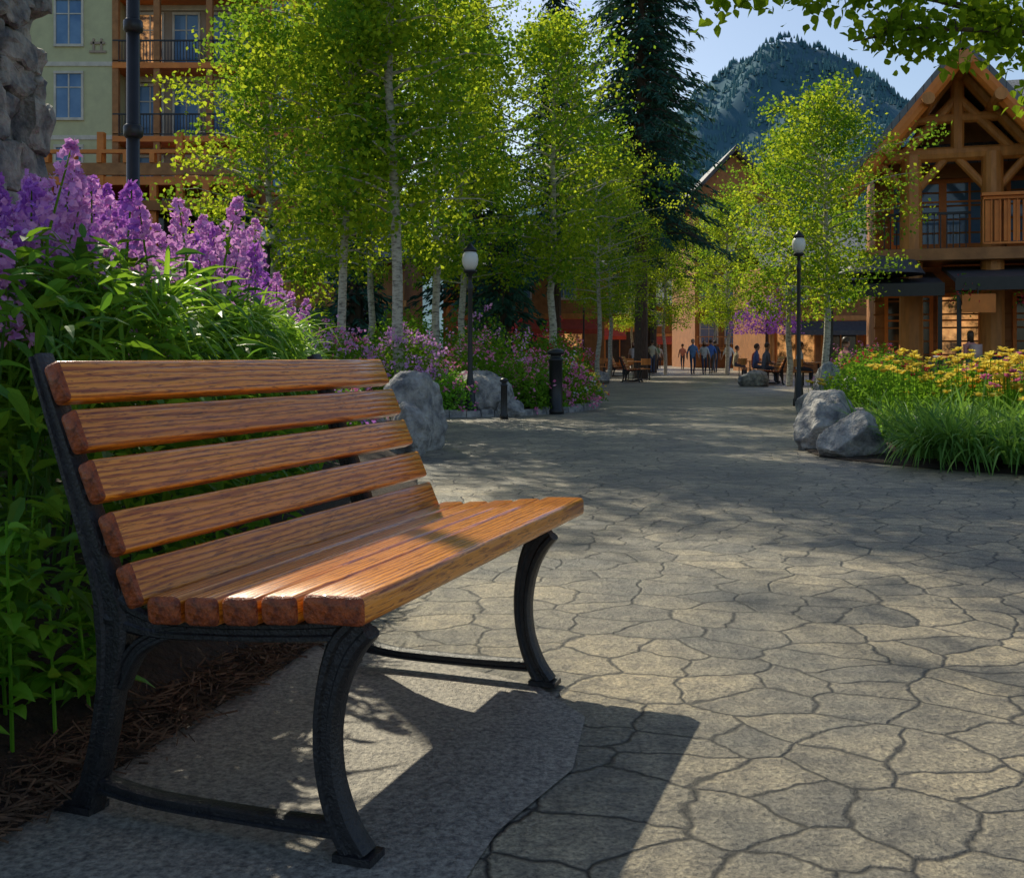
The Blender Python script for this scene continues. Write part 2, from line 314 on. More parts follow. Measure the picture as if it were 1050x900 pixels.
def bench(loc,rotz):
    E=bpy.data.objects.new('park_bench',None); COL.objects.link(E); E.location=(loc[0],loc[1],.006); E.rotation_euler=(0,0,rotz)
    SP=1.12; y0,y1=-.06,1.39
    lean=math.atan2(.181,.41)
    for i,(t,z) in enumerate([(.468,.486),(.512,.586),(.562,.689),(.605,.789),(.649,.888)]):
        slat(E,'backrest_slat_%d'%(i+1),-t,z,-lean+math.pi/2,.088,.042,y0,y1)
    for i,(t,z,wd) in enumerate([(.385,.444,.078),(.297,.449,.078),(.210,.457,.078),(.123,.466,.078),(.008,.476,.128)]):
        slat(E,'seat_slat_%d'%(i+1),-t,z,-.07 if i<4 else -.03,wd,.055,y0,y1)
    for k,y in enumerate((0,SP)):
        b=MB()
        ribbon(b,[(-.745,.945),(-.70,.83),(-.635,.66),(-.575,.50),(-.55,.40),(-.555,.28),(-.575,.16),(-.605,.05),(-.63,.0)],[.03,.042,.052,.062,.085,.058,.048,.052,.09],.048,y,m_iron)
        ribbon(b,[(-.56,.43),(-.45,.40),(-.30,.402),(-.15,.413),(-.04,.425),(.0,.43)],[.09,.05,.04,.04,.045,.05],.040,y,m_iron)
        ribbon(b,[(-.535,.27),(-.49,.345),(-.42,.385),(-.36,.395)],[.04,.035,.03,.03],.036,y,m_iron)
        ribbon(b,[(.03,.44),(-.01,.395),(-.038,.32),(-.05,.23),(-.042,.14),(-.015,.06),(.02,.005)],[.06,.068,.056,.05,.048,.052,.06],.05,y,m_iron)
        ribbon(b,[(-.60,.062),(-.45,.045),(-.2,.045),(-.03,.05)],[.035,.030,.030,.035],.038,y,m_iron)
        b.box(-.68,-.59,y-.03,y+.03,.0,.014,m_iron); b.box(-.025,.055,y-.03,y+.03,.0,.014,m_iron)
        for t,z in [(.468,.486),(.512,.586),(.562,.689),(.605,.789),(.649,.888)]:
            b.box(-t-.05,-t-.018,y-.02,y+.02,z-.03,z+.03,m_iron)
        o=b.obj('side_frame_%d'%(k+1),True,parent=E)
        bv=o.modifiers.new('e','EDGE_SPLIT'); bv.split_angle=math.radians(40)
    return E
bench(F0,-a)
# ------------------------------------------------------------------ trees
def aspen(seed,h,r,nl,leaf=.085,z0=.3,m=m_aspen,m2=m_aspen2,bark=m_bark,tr=.085,sig=.17,nb=58,top=0):
    rr=np.random.default_rng(seed); b=MB()
    zs=np.linspace(0,h*.97,12); wx=np.cumsum(rr.normal(0,.05,12)); wy=np.cumsum(rr.normal(0,.05,12))
    P=np.stack([wx-wx[0],wy-wy[0],zs],1); b.tube(P,tr*(1-zs/h)**.8+.012,bark,9)
    cl=[];wt=[]
    for i in range(nb):
        f=z0+(.97-z0)*(i+.5)/nb; z=f*h; az=i*2.4+rr.normal(0,.4)
        prof=math.sin(math.pi*min(1,((f-z0)/(1-z0))*.86+.14))**.7
        if top: prof=.62+.6*max(0,min(1,(f-.42)/.2))-.5*max(0,(f-.85)/.15)  # upper crown, out of view, widened to cast more shade on the path
        Lb=r*prof*rr.uniform(.5,1.2); p0=np.array([np.interp(z,zs,P[:,0]),np.interp(z,zs,P[:,1]),z])
        up=.25+.7*(f-z0); d=np.array([math.cos(az),math.sin(az),up]); 
        pts=[p0+d*Lb*t+np.array([0,0,-.18*Lb*t*t])+rr.normal(0,.03,3)*(t>0) for t in (0,.3,.6,.85,1)]
        b.tube(pts,[.028*Lb/r+.008,.02,.014,.008,.004],bark,5,False)
        for k in range(7):
            t=rr.uniform(.25,1.08); q=p0+d*Lb*t+np.array([0,0,-.18*Lb*t*t]); cl.append(q+rr.normal(0,.16*r/2,3)); wt.append(rr.uniform(.2,1.8)*(Lb if top else 1))
    cl=np.array(cl); wt=np.array(wt); wt/=wt.sum()
    ix=rr.choice(len(cl),nl,p=wt); C=cl[ix]+rr.normal(0,1,(nl,3))*sig*np.array([1,1,.75])
    tone=(rr.random(len(cl))<.42)[ix]
    leaves(b,C[~tone],leaf,leaf*.85,m,.2); leaves(b,C[tone],leaf,leaf*.85,m2,.2)
    o=b.obj('tmp'); me=o.data; bpy.data.objects.remove(o); return me
A=[aspen(1,10.5,2.3,17000,z0=.26),aspen(2,8.2,2.2,13000,sig=.2),aspen(3,7.4,2.1,13000,sig=.2),aspen(4,9.6,2.6,14000),aspen(8,11.8,2.5,30000,leaf=.1,z0=.25,sig=.22,nb=84,top=1)]
trees=[(-4.35,20,2,.98,0),(-1.76,17,4,1,1),(-2.95,17.6,4,.84,3.1),(-1.5,21,0,.92,2),(-1.15,25,0,.92,3),(1.02,25,1,1.08,4),(2.6,32,3,.82,5),(3.6,39,1,.9,1.5),(-3.6,26.5,3,1,.7),  # the second tall aspen is added to deepen the path's shade band
(7.1,24,2,.92,1),(7.9,30,2,.95,3),(10.0,49,1,1.0,2),(7.0,48,1,.9,0.4),(11.5,60,3,.9,0),(7.6,66,3,.9,2),
(24,92,3,1.3,1),(28,96,1,1.5,2),(33,98,3,1.3,3),(21,70,1,1.2,0),(26,75,3,1.2,2),(38,104,1,1.6,0)]
for x,y,k,s,r_ in trees: ob('aspen_tree',A[k],(x,y,.1),(0,0,r_*1.3),None,(s,s,s))
def conifer(seed,h,R0,f0=.07,m=m_needle,dens=1.0):
    rr=np.random.default_rng(seed); b=MB(); b.tube([(0,0,0),(0,0,h*.5),(0,0,h)],[.3,.18,.02],m_dbark,8)
    nb=int(h*15*dens); Bs=[];Ds=[];Ls=[]
    for i in range(nb):
        f=f0+(.99-f0)*(i/nb); z=h*f; az=i*2.399+rr.normal(0,.3); Lb=R0*(1-f)**.85*rr.uniform(.6,1.2)+.15
        d=np.array([math.cos(az),math.sin(az),.12]); b.tube([(0,0,z),(d[0]*Lb*.5,d[1]*Lb*.5,z-.02*Lb),(d[0]*Lb,d[1]*Lb,z-.28*Lb)],[.04,.025,.008],m_dbark,4,False)
        k=int(12+Lb*18); t=rr.uniform(.12,1.03,k); p=np.stack([d[0]*Lb*t,d[1]*Lb*t,z-.28*Lb*t**2],1)+rr.normal(0,.05,(k,3))
        sd_=np.array([-d[1],d[0],0])[None]*rr.choice([-1,1],k)[:,None]
        dd=d[None]*rr.uniform(.3,1,k)[:,None]+sd_*rr.uniform(.2,1,k)[:,None]+np.array([0,0,-.35])+rr.normal(0,.15,(k,3))
        Bs.append(p);Ds.append(dd);Ls.append(rr.uniform(.25,.6,k)*(1-.3*t)*(.5+.5*min(1,Lb/1.5)))
    Bs=np.vstack(Bs);Ds=np.vstack(Ds);Ls=np.concatenate(Ls)
    blades(b,Bs,Ds,Ls,Ls*.22+.03,m,.25,2,'x',.1,.6)
    o=b.obj('tmp'); me=o.data; bpy.data.objects.remove(o); return me
Cn=[conifer(1,25,4.8,.24),conifer(2,15,2.8,.2),conifer(3,5,1.5)]
for x,y,k,s in [(5.4,44,0,1),(8.0,60,0,.92),(2.2,52,0,.85),(-1.5,45,1,1.1),(-.2,28,2,1),(-4.6,31,2,1.1),(-9,35,2,1.3)]:
    ob('spruce_tree',Cn[k],(x,y,0),(0,0,x),None,(s,s,s))
def overhang():
    b=MB(); b.tube([(5.6,9.0,0),(5.5,9,1.5),(5.4,9.0,3),(5.3,8.9,5),(5.2,9,7)],[.16,.14,.12,.09,.03],m_dbark,10)
    cl=[]
    def br(pts,r0,dens,sig):
        pts=np.array(pts,float); t=np.linspace(0,1,len(pts)); b.tube(pts,np.linspace(r0,.006,len(pts)),m_dbark,6,False)
        for k in range(dens):
            u=rng.uniform(.15,1); p=np.array([np.interp(u,t,pts[:,i]) for i in range(3)]); tip=p+rng.normal(0,sig,3)+np.array([0,0,-.08])
            b.tube([p,(p+tip)/2+np.array([0,0,.04]),tip],[.007,.005,.003],m_dbark,4,False); cl.append((p+tip)/2); cl.append(tip)
    br([(5.35,8.95,3.3),(4.3,8.4,3.55),(3.2,7.9,3.62),(2.3,7.6,3.66),(1.45,7.4,3.66)],.04,38,.16)
    br([(5.4,9,3.2),(4.6,8.3,3.36),(3.7,7.8,3.36),(2.9,7.5,3.28),(2.4,7.4,3.16)],.035,32,.13)
    br([(5.35,8.9,3.6),(4.5,7.8,3.9),(3.6,7,3.85),(2.9,6.5,3.6)],.05,30,.25)
    br([(5.35,8.9,4.5),(4.3,8.2,4.9),(3.2,7.6,4.9),(2.2,7.2,4.6)],.05,40,.35)
    br([(5.3,8.9,4.8),(6.3,8.2,5.4),(7.2,7.8,5.6)],.05,50,.5)
    br([(5.3,8.9,5),(5.6,9.8,5.8),(5.8,10.6,6.2)],.05,50,.5)
    br([(5.3,8.9,5.5),(4.8,8.6,6.2),(4.4,8.3,7)],.05,50,.5)
    br([(5.3,8.9,5.5),(5.4,8.6,6.8),(5.4,8.3,7.6)],.05,50,.5)
    c=np.array(cl); n=9500; C=c[rng.integers(0,len(c),n)]+rng.normal(0,.085,(n,3))
    D=rng.normal(size=(n,3))*np.array([1,1,.6])+np.array([0,0,-.5]); L_=rng.uniform(.05,.085,n)
    blades(b,C,D,L_,L_*.95,m_maple,.2,3,'ovate',.12,.7)
    b.obj('maple_tree')
overhang()
# ------------------------------------------------------------------ shrubs & flowers
def dome(n,rx,ry,h,seed,pw=.35):
    d=unit(rng.normal(size=(n,3))); d[:,2]=abs(d[:,2]); r=rng.uniform(0,1,n)**pw
    lum=np.array([1+.28*noise.noise(Vector((v[0]*2.2+seed,v[1]*2.2,v[2]*2.2))) for v in d]); r=r*lum
    return d*r[:,None]*np.array([rx,ry,h])
def shrub(name,loc,rx,ry,h,n,lm,ls,fl=None):
    b=MB(); C=dome(n,rx,ry,h,loc[0]); leaves(b,C,ls,ls*.5,lm,.3)
    for k in range(12):
        q=dome(1,rx*.7,ry*.7,h*.8,0)[0]; b.tube([(0,0,0),q*.5+np.array([0,0,.05]),q],[.012,.009,.004],m_dbark,4,False)
    if fl:
        for fm,cnt,fs,per in fl:
            P=dome(cnt,rx,ry,h,loc[0],.05)*1.05
            C=np.repeat(P,per,0)+rng.normal(0,fs*.75,(cnt*per,3)); leaves(b,C,fs,fs*.8,fm,.1)
    return b.obj(name,loc=(loc[0],loc[1],loc[2] if len(loc)>2 else .1))
def foliage_bed():
    b=MB(); N_=15000
    y=rng.uniform(2.3,8.3,N_); xe=np.interp(y,[2,2.8,4,5.5,8.3],[-1.22,-1.12,-1.12,-1.2,-1.6])
    top=np.interp(y,[2.3,3,4.5,6,7,8.3],[1.15,1.26,1.26,1.16,1.0,.75])
    u=rng.uniform(0,1,N_)**.8; back=rng.uniform(0,1,N_)**1.6*2.2
    z=u*top; bulge=np.sin(np.clip(z/top,0,1)*math.pi*.9)*.18-.20*(z/top)**3
    x=xe-back+bulge+np.clip(rng.normal(0,.06,N_),-.12,.12)
    C=np.stack([x,y,z+.05],1)
    D=np.stack([rng.normal(.7,.6,N_),rng.normal(-.4,.7,N_),rng.normal(.25,.5,N_)],1)
    L_=rng.uniform(.07,.14,N_)*np.interp(y,[2.3,3.2],[.75,1]); k=rng.random(N_)<.6
    blades(b,C[k],D[k],L_[k],L_[k]*.3,m_dark,.35,3,'ovate',.2,.4); k=~k
    blades(b,C[k],D[k],L_[k],L_[k]*.34,m_green,.35,3,'ovate',.2,.4)
    for k in range(160):
        yy=random.uniform(2.4,8); xx=np.interp(yy,[2,2.8,4,5.5,8.3],[-1.25,-1.15,-1.15,-1.25,-1.65])-random.uniform(0,1.2)
        b.tube([(xx-.1,yy,.0),(xx-.03,yy,.5),(xx+.02,yy,1.05)],[.008,.006,.004],m_dark,4,False)
    b.obj('flower_border_foliage')
foliage_bed()
def strap_clump():
    b=MB(); n=4200; cn=170
    cy=rng.uniform(3.0,7.3,cn); cx=np.interp(cy,[3.0,5,7],[-1.10,-1.08,-1.35])-rng.uniform(0,.6,cn); cz=rng.uniform(.78,1.14,cn)*np.interp(cy,[5,7.3],[1,.8])
    ii=rng.integers(0,cn,n); az=rng.uniform(0,2*math.pi,n)
    D=np.stack([np.cos(az)*.8+.25,np.sin(az)*.8-.1,rng.uniform(.5,1.5,n)],1); L_=rng.uniform(.22,.40,n)
    blades(b,np.stack([cx[ii],cy[ii],cz[ii]],1)+rng.normal(0,.03,(n,3)),D,L_,.020,m_blade,rng.uniform(.3,1.1,n),6,'strap',.2,.3); b.obj('strap_leaf_plant')
strap_clump()
def broad():
    b=MB()
    for k in range(62):
        y=random.uniform(1.75,2.75); xe=np.interp(y,[1.2,2.07,2.8],[-1.28,-1.0,-.8]); x=xe-.15-random.uniform(0,.38); z1=random.uniform(.3,.66)*(1 if x<-1.1 else .8)
        if y<2.0: x-=.05
        lx,ly=random.uniform(-.05,.12),random.uniform(-.08,.05)
        P=[np.array([x,y,.05]),np.array([x+lx*.4,y+ly*.4,z1*.5]),np.array([x+lx,y+ly,z1])]
        b.tube(P,[.005,.004,.003],m_bright,5,False)
        m_=22; t=rng.uniform(.2,1.0,m_); C=np.array([P[0]*(1-q)+P[2]*q for q in t]); az=np.arange(m_)*2.4+random.random()*6
        D=np.stack([np.cos(az),np.sin(az),rng.uniform(.1,.5,m_)],1); L_=rng.uniform(.055,.105,m_)*(1.15-.4*t)
        blades(b,C,D,L_,L_*.6,m_bright,.5,4,'ovate',.18,.25)
    b.obj('hydrangea_shrub')
broad()
def lilac():
    b=MB()
    for k in range(290):
        y=random.uniform(2.7,8.2); x=np.interp(y,[2.8,4,5.5,8.3],[-1.28,-1.22,-1.28,-1.65])-random.uniform(-.05,1.5)*(.7 if y<4 else 1)
        zt=np.interp(y,[2.7,3.6,5,6,7,8.2],[1.46,1.58,1.66,1.62,1.45,1.2])+random.uniform(-.32,.05)+.06*math.sin(y*5); hl=random.uniform(.2,.32)
        if x<-1.9: zt+=.1
        lean=np.array([random.uniform(-.08,.12),random.uniform(-.08,.08),0]); base=np.array([x,y,zt-hl])
        b.tube([base-np.array([0,0,.45]),base,base+lean*.6+np.array([0,0,hl])],[.006,.005,.002],m_green,4,False)
        m_=150; t=rng.uniform(0,1,m_)**.85; r=.062*(1-t)**.55*(.7+.3*np.sin(t*25))+.008; az=rng.uniform(0,2*math.pi,m_)
        C=base+lean*.6*t[:,None]+np.stack([np.cos(az)*r,np.sin(az)*r,hl*t],1)
        leaves(b,C,.030,.024,m_lilac if (k%3 and x>-1.9) or k%4==0 else m_purple,0)
        m2=8; az=rng.uniform(0,6.28,m2); D=np.stack([np.cos(az),np.sin(az),rng.uniform(.2,.8,m2)],1)
        blades(b,base+np.stack([0*az,0*az,-rng.uniform(.05,.4,m2)],1),D,rng.uniform(.08,.14,m2),.03,m_green,.4,3,'ovate',.2,.3)
    b.obj('lilac_flower_plant')
lilac()
SH=[
 (-2.0,9.3,.7,.85,m_green,[(m_white,40,.04,8),(m_purple,60,.045,8)]),(-2.9,10.3,.8,1.05,m_green,[(m_lilac,110,.05,9)]),(-1.5,10.2,.5,.55,m_dark,[(m_pink,30,.04,7)]),
 (-4.2,16.5,1.0,1.1,m_green,[(m_white,90,.06,8)]),(-2.9,16.9,.9,1.3,m_green,[(m_pink,90,.06,8),(m_lilac,100,.06,9)]),(-5.8,18,1.2,1.6,m_green,[(m_lilac,130,.06,9)]),
 (-1.75,17.2,.8,1.25,m_green,[(m_lilac,170,.06,10)]),(-.6,17.8,.8,1.1,m_green,[(m_pink,110,.06,7)]),(.15,17.6,.75,.75,m_green,[(m_pink,40,.055,6)]),
 (.75,18.6,.7,.9,m_green,[(m_pink,110,.06,8),(m_white,50,.05,7)]),(1.05,20.2,.7,.8,m_green,[(m_red,30,.05,7),(m_yellow,40,.05,7)]),(-.5,20.5,1.1,1.5,m_green,[(m_lilac,90,.06,8)]),
 (1.0,23,.9,1.3,m_green,[(m_red,60,.06,8)]),(-2.2,22,1.4,1.8,m_green,None),(-4.5,23,1.5,1.9,m_green,[(m_white,60,.06,8)]),(-7.5,20,1.5,1.9,m_green,[(m_white,60,.06,8)]),(.7,27,1.2,1.7,m_green,[(m_red,80,.07,8)]),
 (1.4,34,1.3,1.6,m_green,[(m_pink,80,.08,8)]),(-1,30,1.8,2.4,m_dark,None),(-4,34,2,2.6,m_green,None),(-8,32,2.4,2.8,m_green,None),(-10.5,27,2.2,2.4,m_green,None),
 (-1.0,16.7,.5,.6,m_bright,[(m_pink,40,.045,6)]),(.45,17.9,.5,.6,m_bright,[(m_pink,40,.05,6)]),
 (6.9,19.5,.9,1.0,m_green,[(m_red,35,.06,8)]),(7.6,22.5,1.0,1.1,m_green,[(m_pink,50,.06,8)]),(10.5,20,1.2,.9,m_green,[(m_yellow,80,.07,8)]),(12.6,19,1.2,1.0,m_green,[(m_pink,60,.07,8)]),
 (10.9,45,1.5,1.8,m_purple,None)]
for i,(x,y,rx,h,lm,fl) in enumerate(SH):
    nm_='flowering_shrub' if fl else 'green_shrub'; z=.1
    if lm is m_purple: z=1.9; nm_='purple_leaf_tree'
    o=shrub(nm_,(x,y,z),rx,rx,h,int(2600*rx*h/.8+600) if y<24 else int(1300*rx),lm,.075 if y<24 else .13,fl)
    if lm is m_purple:
        t=MB(); t.tube([(0,0,-1.9),(0,0,.6)],[.1,.05],m_dbark,8); t.obj('trunk',parent=o)
def grass(name,x0,x1,y0,y1,n,h,m=m_blade,edge=None):
    b=MB(); cn=max(1,n//30); cx=rng.uniform(x0,x1,cn); cy=rng.uniform(y0,y1,cn)
    if edge is not None: cy=np.maximum(cy,edge(cx)+rng.uniform(0,.12,cn))
    ii=rng.integers(0,cn,n); az=rng.uniform(0,2*math.pi,n); hs=rng.uniform(.7,1.2,cn)
    B=np.stack([cx[ii]+np.cos(az)*.04,cy[ii]+np.sin(az)*.04,np.full(n,.08)],1)
    D=np.stack([np.cos(az)*rng.uniform(.15,.9,n),np.sin(az)*rng.uniform(.15,.9,n),np.ones(n)],1)
    L_=rng.uniform(.6,1.15,n)*h*hs[ii]; blades(b,B,D,L_,rng.uniform(.018,.034,n),m,rng.uniform(.25,1.1,n),6,'strap',.2,.3); b.obj(name)
ed=lambda x: np.interp(x,[3.3,4.3,7,14],[9.2,8.2,7.55,7.5])
m_blade2=LM('daylily_leaf',(.07,.20,.035),(.19,.38,.07),(.30,.52,.07),.43,.4)
grass('daylily_clump',3.55,7.6,8.1,10.8,9000,.80,m_blade2,edge=ed)
grass('daylily_clump',4.2,10.5,10.5,13.5,4000,.72,m_blade2)
def lilyflowers():
    b=MB()
    def spot(x0,x1,y0,y1,z0,z1,n,m,fs,per=9,cl=0):
        P=np.stack([rng.uniform(x0,x1,n),rng.uniform(y0,y1,n),rng.uniform(z0,z1,n)],1)
        if cl:
            c=P[:cl]; P=c[rng.integers(0,cl,n)]+rng.normal(0,.11,(n,3))*np.array([1.3,1.3,.7])
        az=np.tile(np.arange(per)*2*math.pi/per,n)+np.repeat(rng.uniform(0,6,n),per)
        D=np.stack([np.cos(az),np.sin(az),rng.uniform(.3,1.8,n*per)],1); blades(b,np.repeat(P,per,0),D,fs,fs*.55,m,.3,3,'ovate',.1,.2)
        for p in P: b.tube([(p[0],p[1],.1),(p[0]+.02,p[1],p[2]*.5),tuple(p)],[.005,.004,.003],m_green,4,False)
    spot(4.7,7.6,10.2,13,.60,.92,190,m_yellow,.095,9,18); spot(4.1,5.6,11,14,.5,.88,80,m_yellow,.09,9,8); spot(5.0,7.6,10.4,14,.55,.88,40,m_orange,.09,9,7)
    spot(7.0,9.5,13,16,.55,1.0,60,m_pink,.09); spot(4.8,7.0,10.0,12.5,.62,1.0,44,m_pink,.085,9,12); spot(5.0,7.6,10.4,13,.7,1.05,24,m_white,.07); spot(4.2,6.4,8.9,10.6,.55,.78,26,m_yellow,.08); spot(4.6,9,15,18,.5,.95,80,m_yellow,.09,9,14); spot(6,9,15,18,.5,1.05,40,m_red,.085)
    b.obj('lily_flowers')
lilyflowers()
for x,y,r_,h in [(5.2,12.5,.8,.66),(6.6,13.2,.9,.74),(8.2,14,1,.8),(5.4,15.5,.8,.75),(7.2,16.5,1,.85),(9.2,11.5,1,.7),(6.0,17.8,.8,.8)]:
    shrub('green_shrub',(x,y),r_,r_,h,2600,m_green,.07)
# ------------------------------------------------------------------ boulders
def boulder(x,y,sx,sy,sz,seed,name='boulder'):
    bm=bmesh.new(); bmesh.ops.create_icosphere(bm,subdivisions=5,radius=1)
    rr=random.Random(seed); pl=[]
    for k in range(11):
        d=Vector((rr.gauss(0,1),rr.gauss(0,1),rr.gauss(0,1)+.1)).normalized(); pl.append((d,rr.uniform(.62,.85)))
    for v in bm.verts:
        p=v.co.copy()
        for d,o in pl:
            q=p.dot(d)
            if q>o: p-=d*(q-o)*.95
        p*=1+.10*noise.noise(p*2+Vector((seed,0,0)))+.05*noise.noise(p*6)+.03*noise.noise(p*15)
        v.co=Vector((p.x*sx,p.y*sy,max(p.z,-.55)*sz))
    me=bpy.data.meshes.new(name); bm.to_mesh(me); bm.free(); me.materials.append(m_rock)
    for p in me.polygons: p.use_smooth=True
    ob(name,me,(x,y,sz*.5),(0,0,seed))
boulder(-1.02,10.6,.40,.36,.56,1); boulder(-.98,9.9,.26,.22,.34,2); boulder(-1.3,10.0,.3,.3,.3,12)
boulder(-.55,17.0,.62,.4,.50,3); boulder(-.02,16.6,.25,.22,.2,5)
boulder(3.22,9.9,.34,.3,.30,6); boulder(3.25,10.9,.45,.36,.42,7); boulder(4.0,12.3,.3,.3,.25,14)
boulder(5.55,18.6,.26,.3,.62,8); boulder(6.3,19.2,.45,.3,.42,9); boulder(5.0,17.6,.25,.25,.22,10); boulder(2.0,26,.3,.3,.2,11); boulder(3.0,36,.4,.4,.3,13); boulder(7.6,33,.5,.5,.35,15)
# ------------------------------------------------------------------ lamps, bollards, bins
def lamp(x,y,h,name='street_lamp'):
    b=MB(); b.lathe([(.11,0),(.11,.12),(.09,.16),(.07,.5),(.05,.6),(.04,.7),(.035,h-.5),(.05,h-.45),(.05,h-.4),(.03,h-.35),(.03,h-.22),(.10,h-.18),(.11,h-.15)],(0,0,0),m_black,14)
    b.lathe([(.07,h-.15),(.115,h-.07),(.13,h+.02),(.115,h+.10),(.08,h+.15)],(0,0,0),m_hglobe,16)
    b.lathe([(.10,h+.14),(.11,h+.17),(.05,h+.23),(.02,h+.28)],(0,0,0),m_black,14)
    b.obj(name,True,(x,y,0))
lamp(-.66,16.6,2.45); lamp(5.45,20,3.05); lamp(3.0,44,3.3); lamp(-4.4,19,3.1)
def bollard(x,y,h,r,name='bollard'):
    b=MB(); b.lathe([(r*1.25,0),(r*1.25,.06),(r,.09),(r,h*.8),(r*1.12,h*.81),(r*1.12,h*.84),(r*.8,h*.85),(r*.8,h*.9),(r*1.3,h*.91),(r*1.3,h*.95),(r*.8,h*.985),(r*.2,h)],(0,0,0),m_black,20); b.obj(name,True,(x,y,0))
bollard(.72,17.3,1.08,.11); bollard(-.12,15.9,.62,.05,'path_light'); 
def bin_(x,y):
    b=MB(); b.lathe([(.25,0),(.28,.05),(.28,.8),(.31,.82),(.31,.9),(.22,.98),(.08,1.02)],(0,0,0),m_black,18)
    for k in range(18):
        t=k*2*math.pi/18; b.box(.29*math.cos(t)-.015,.29*math.cos(t)+.015,.29*math.sin(t)-.015,.29*math.sin(t)+.015,.08,.78,m_droof)
    b.obj('trash_bin',True,(x,y,0))
bin_(11.0,24)
b=MB(); b.lathe([(.09,0),(.09,.3),(.05,.35),(.048,6)],(0,0,0),m_black,14)
for z in (1.5,2.6,3.4): b.lathe([(.050,z),(.072,z+.02),(.072,z+.09),(.050,z+.11)],(0,0,0),m_black,14)
b.obj('lamp_pole',True,(-2.88,8,0))
def pillar():
    rr=random.Random(3); V=MB(); z=0
    while z<4.6:
        hh=rr.uniform(.16,.34); y=-.62
        while y<.55:
            dd=rr.uniform(.25,.5); x=-.62
            while x<.55:
                ww=rr.uniform(.2,.42)
                edge=(x<-.3 or x+ww>.5 or y<-.4)
                if edge:
                    bb=bmesh.new(); bmesh.ops.create_cube(bb,size=1); bmesh.ops.bevel(bb,geom=bb.edges[:],offset=.07,segments=1,affect='EDGES')
                    bmesh.ops.subdivide_edges(bb,edges=bb.edges[:],cuts=3,use_grid_fill=True)
                    vs=[]; pr=rr.uniform(-.03,.06); rot=rr.uniform(-.14,.14); oz=rr.uniform(0,99); x1=min(x+ww,.66); y1=min(y+dd,.66)
                    for v in bb.verts:
                        lx,ly,lz=v.co.x*(x1-x-.008+pr*.5),v.co.y*(y1-y-.006),v.co.z*(hh-.006)
                        lx,lz=lx*math.cos(rot)-lz*math.sin(rot),lx*math.sin(rot)+lz*math.cos(rot)
                        p=Vector(((x+x1)/2+lx+(pr*.5 if x1>.5 else 0),(y+y1)/2+ly-(pr if y<-.5 else 0),z+hh/2+lz)); q=p*7+Vector((oz,0,0)); q2=p*22
                        p+=Vector((noise.noise(q),noise.noise(q+Vector((9,0,0))),noise.noise(q+Vector((0,9,0)))))*.05+Vector((noise.noise(q2),noise.noise(q2+Vector((9,0,0))),noise.noise(q2+Vector((0,9,0)))))*.018
                        vs.append(tuple(p))
                    bb.verts.index_update(); V.add(vs,[tuple(v.index for v in f.verts) for f in bb.faces],m_stonew); bb.free()
                x+=ww
            y+=dd
        z+=hh
    V.box(-.56,.56,-.54,.54,0,4.6,m_stonew)
    V.obj('stone_pillar',False,(-3.68,6.2,0))
pillar()
# ------------------------------------------------------------------ buildings
def win(b,x,z,w_,h_,y,gm=m_glass,fm=m_trim,mull=1):
    b.box(x-w_/2-.1,x+w_/2+.1,y-.10,y+.02,z-.12,z,fm); b.box(x-w_/2-.1,x+w_/2+.1,y-.10,y+.02,z+h_,z+h_+.12,fm)
    b.box(x-w_/2-.1,x-w_/2,y-.08,y+.02,z,z+h_,fm); b.box(x+w_/2,x+w_/2+.1,y-.08,y+.02,z,z+h_,fm)
    b.box(x-w_/2,x+w_/2,y-.025,y-.01,z,z+h_,gm)
    for k in range(mull): 
        xx=x-w_/2+w_*(k+1)/(mull+1); b.box(xx-.03,xx+.03,y-.06,y-.027,z,z+h_,fm)
    b.box(x-w_/2,x+w_/2,y-.055,y-.028,z+h_*.68,z+h_*.68+.05,fm)
def rail(b,x0,x1,y,z,m=m_black,h=1.05,step=.14):
    b.box(x0,x1,y-.04,y+.04,z+h-.07,z+h,m); b.box(x0,x1,y-.03,y+.03,z+.08,z+.13,m)
    x=x0
    while x<x1: b.box(x-.015,x+.015,y-.015,y+.015,z+.13,z+h-.07,m); x+=step
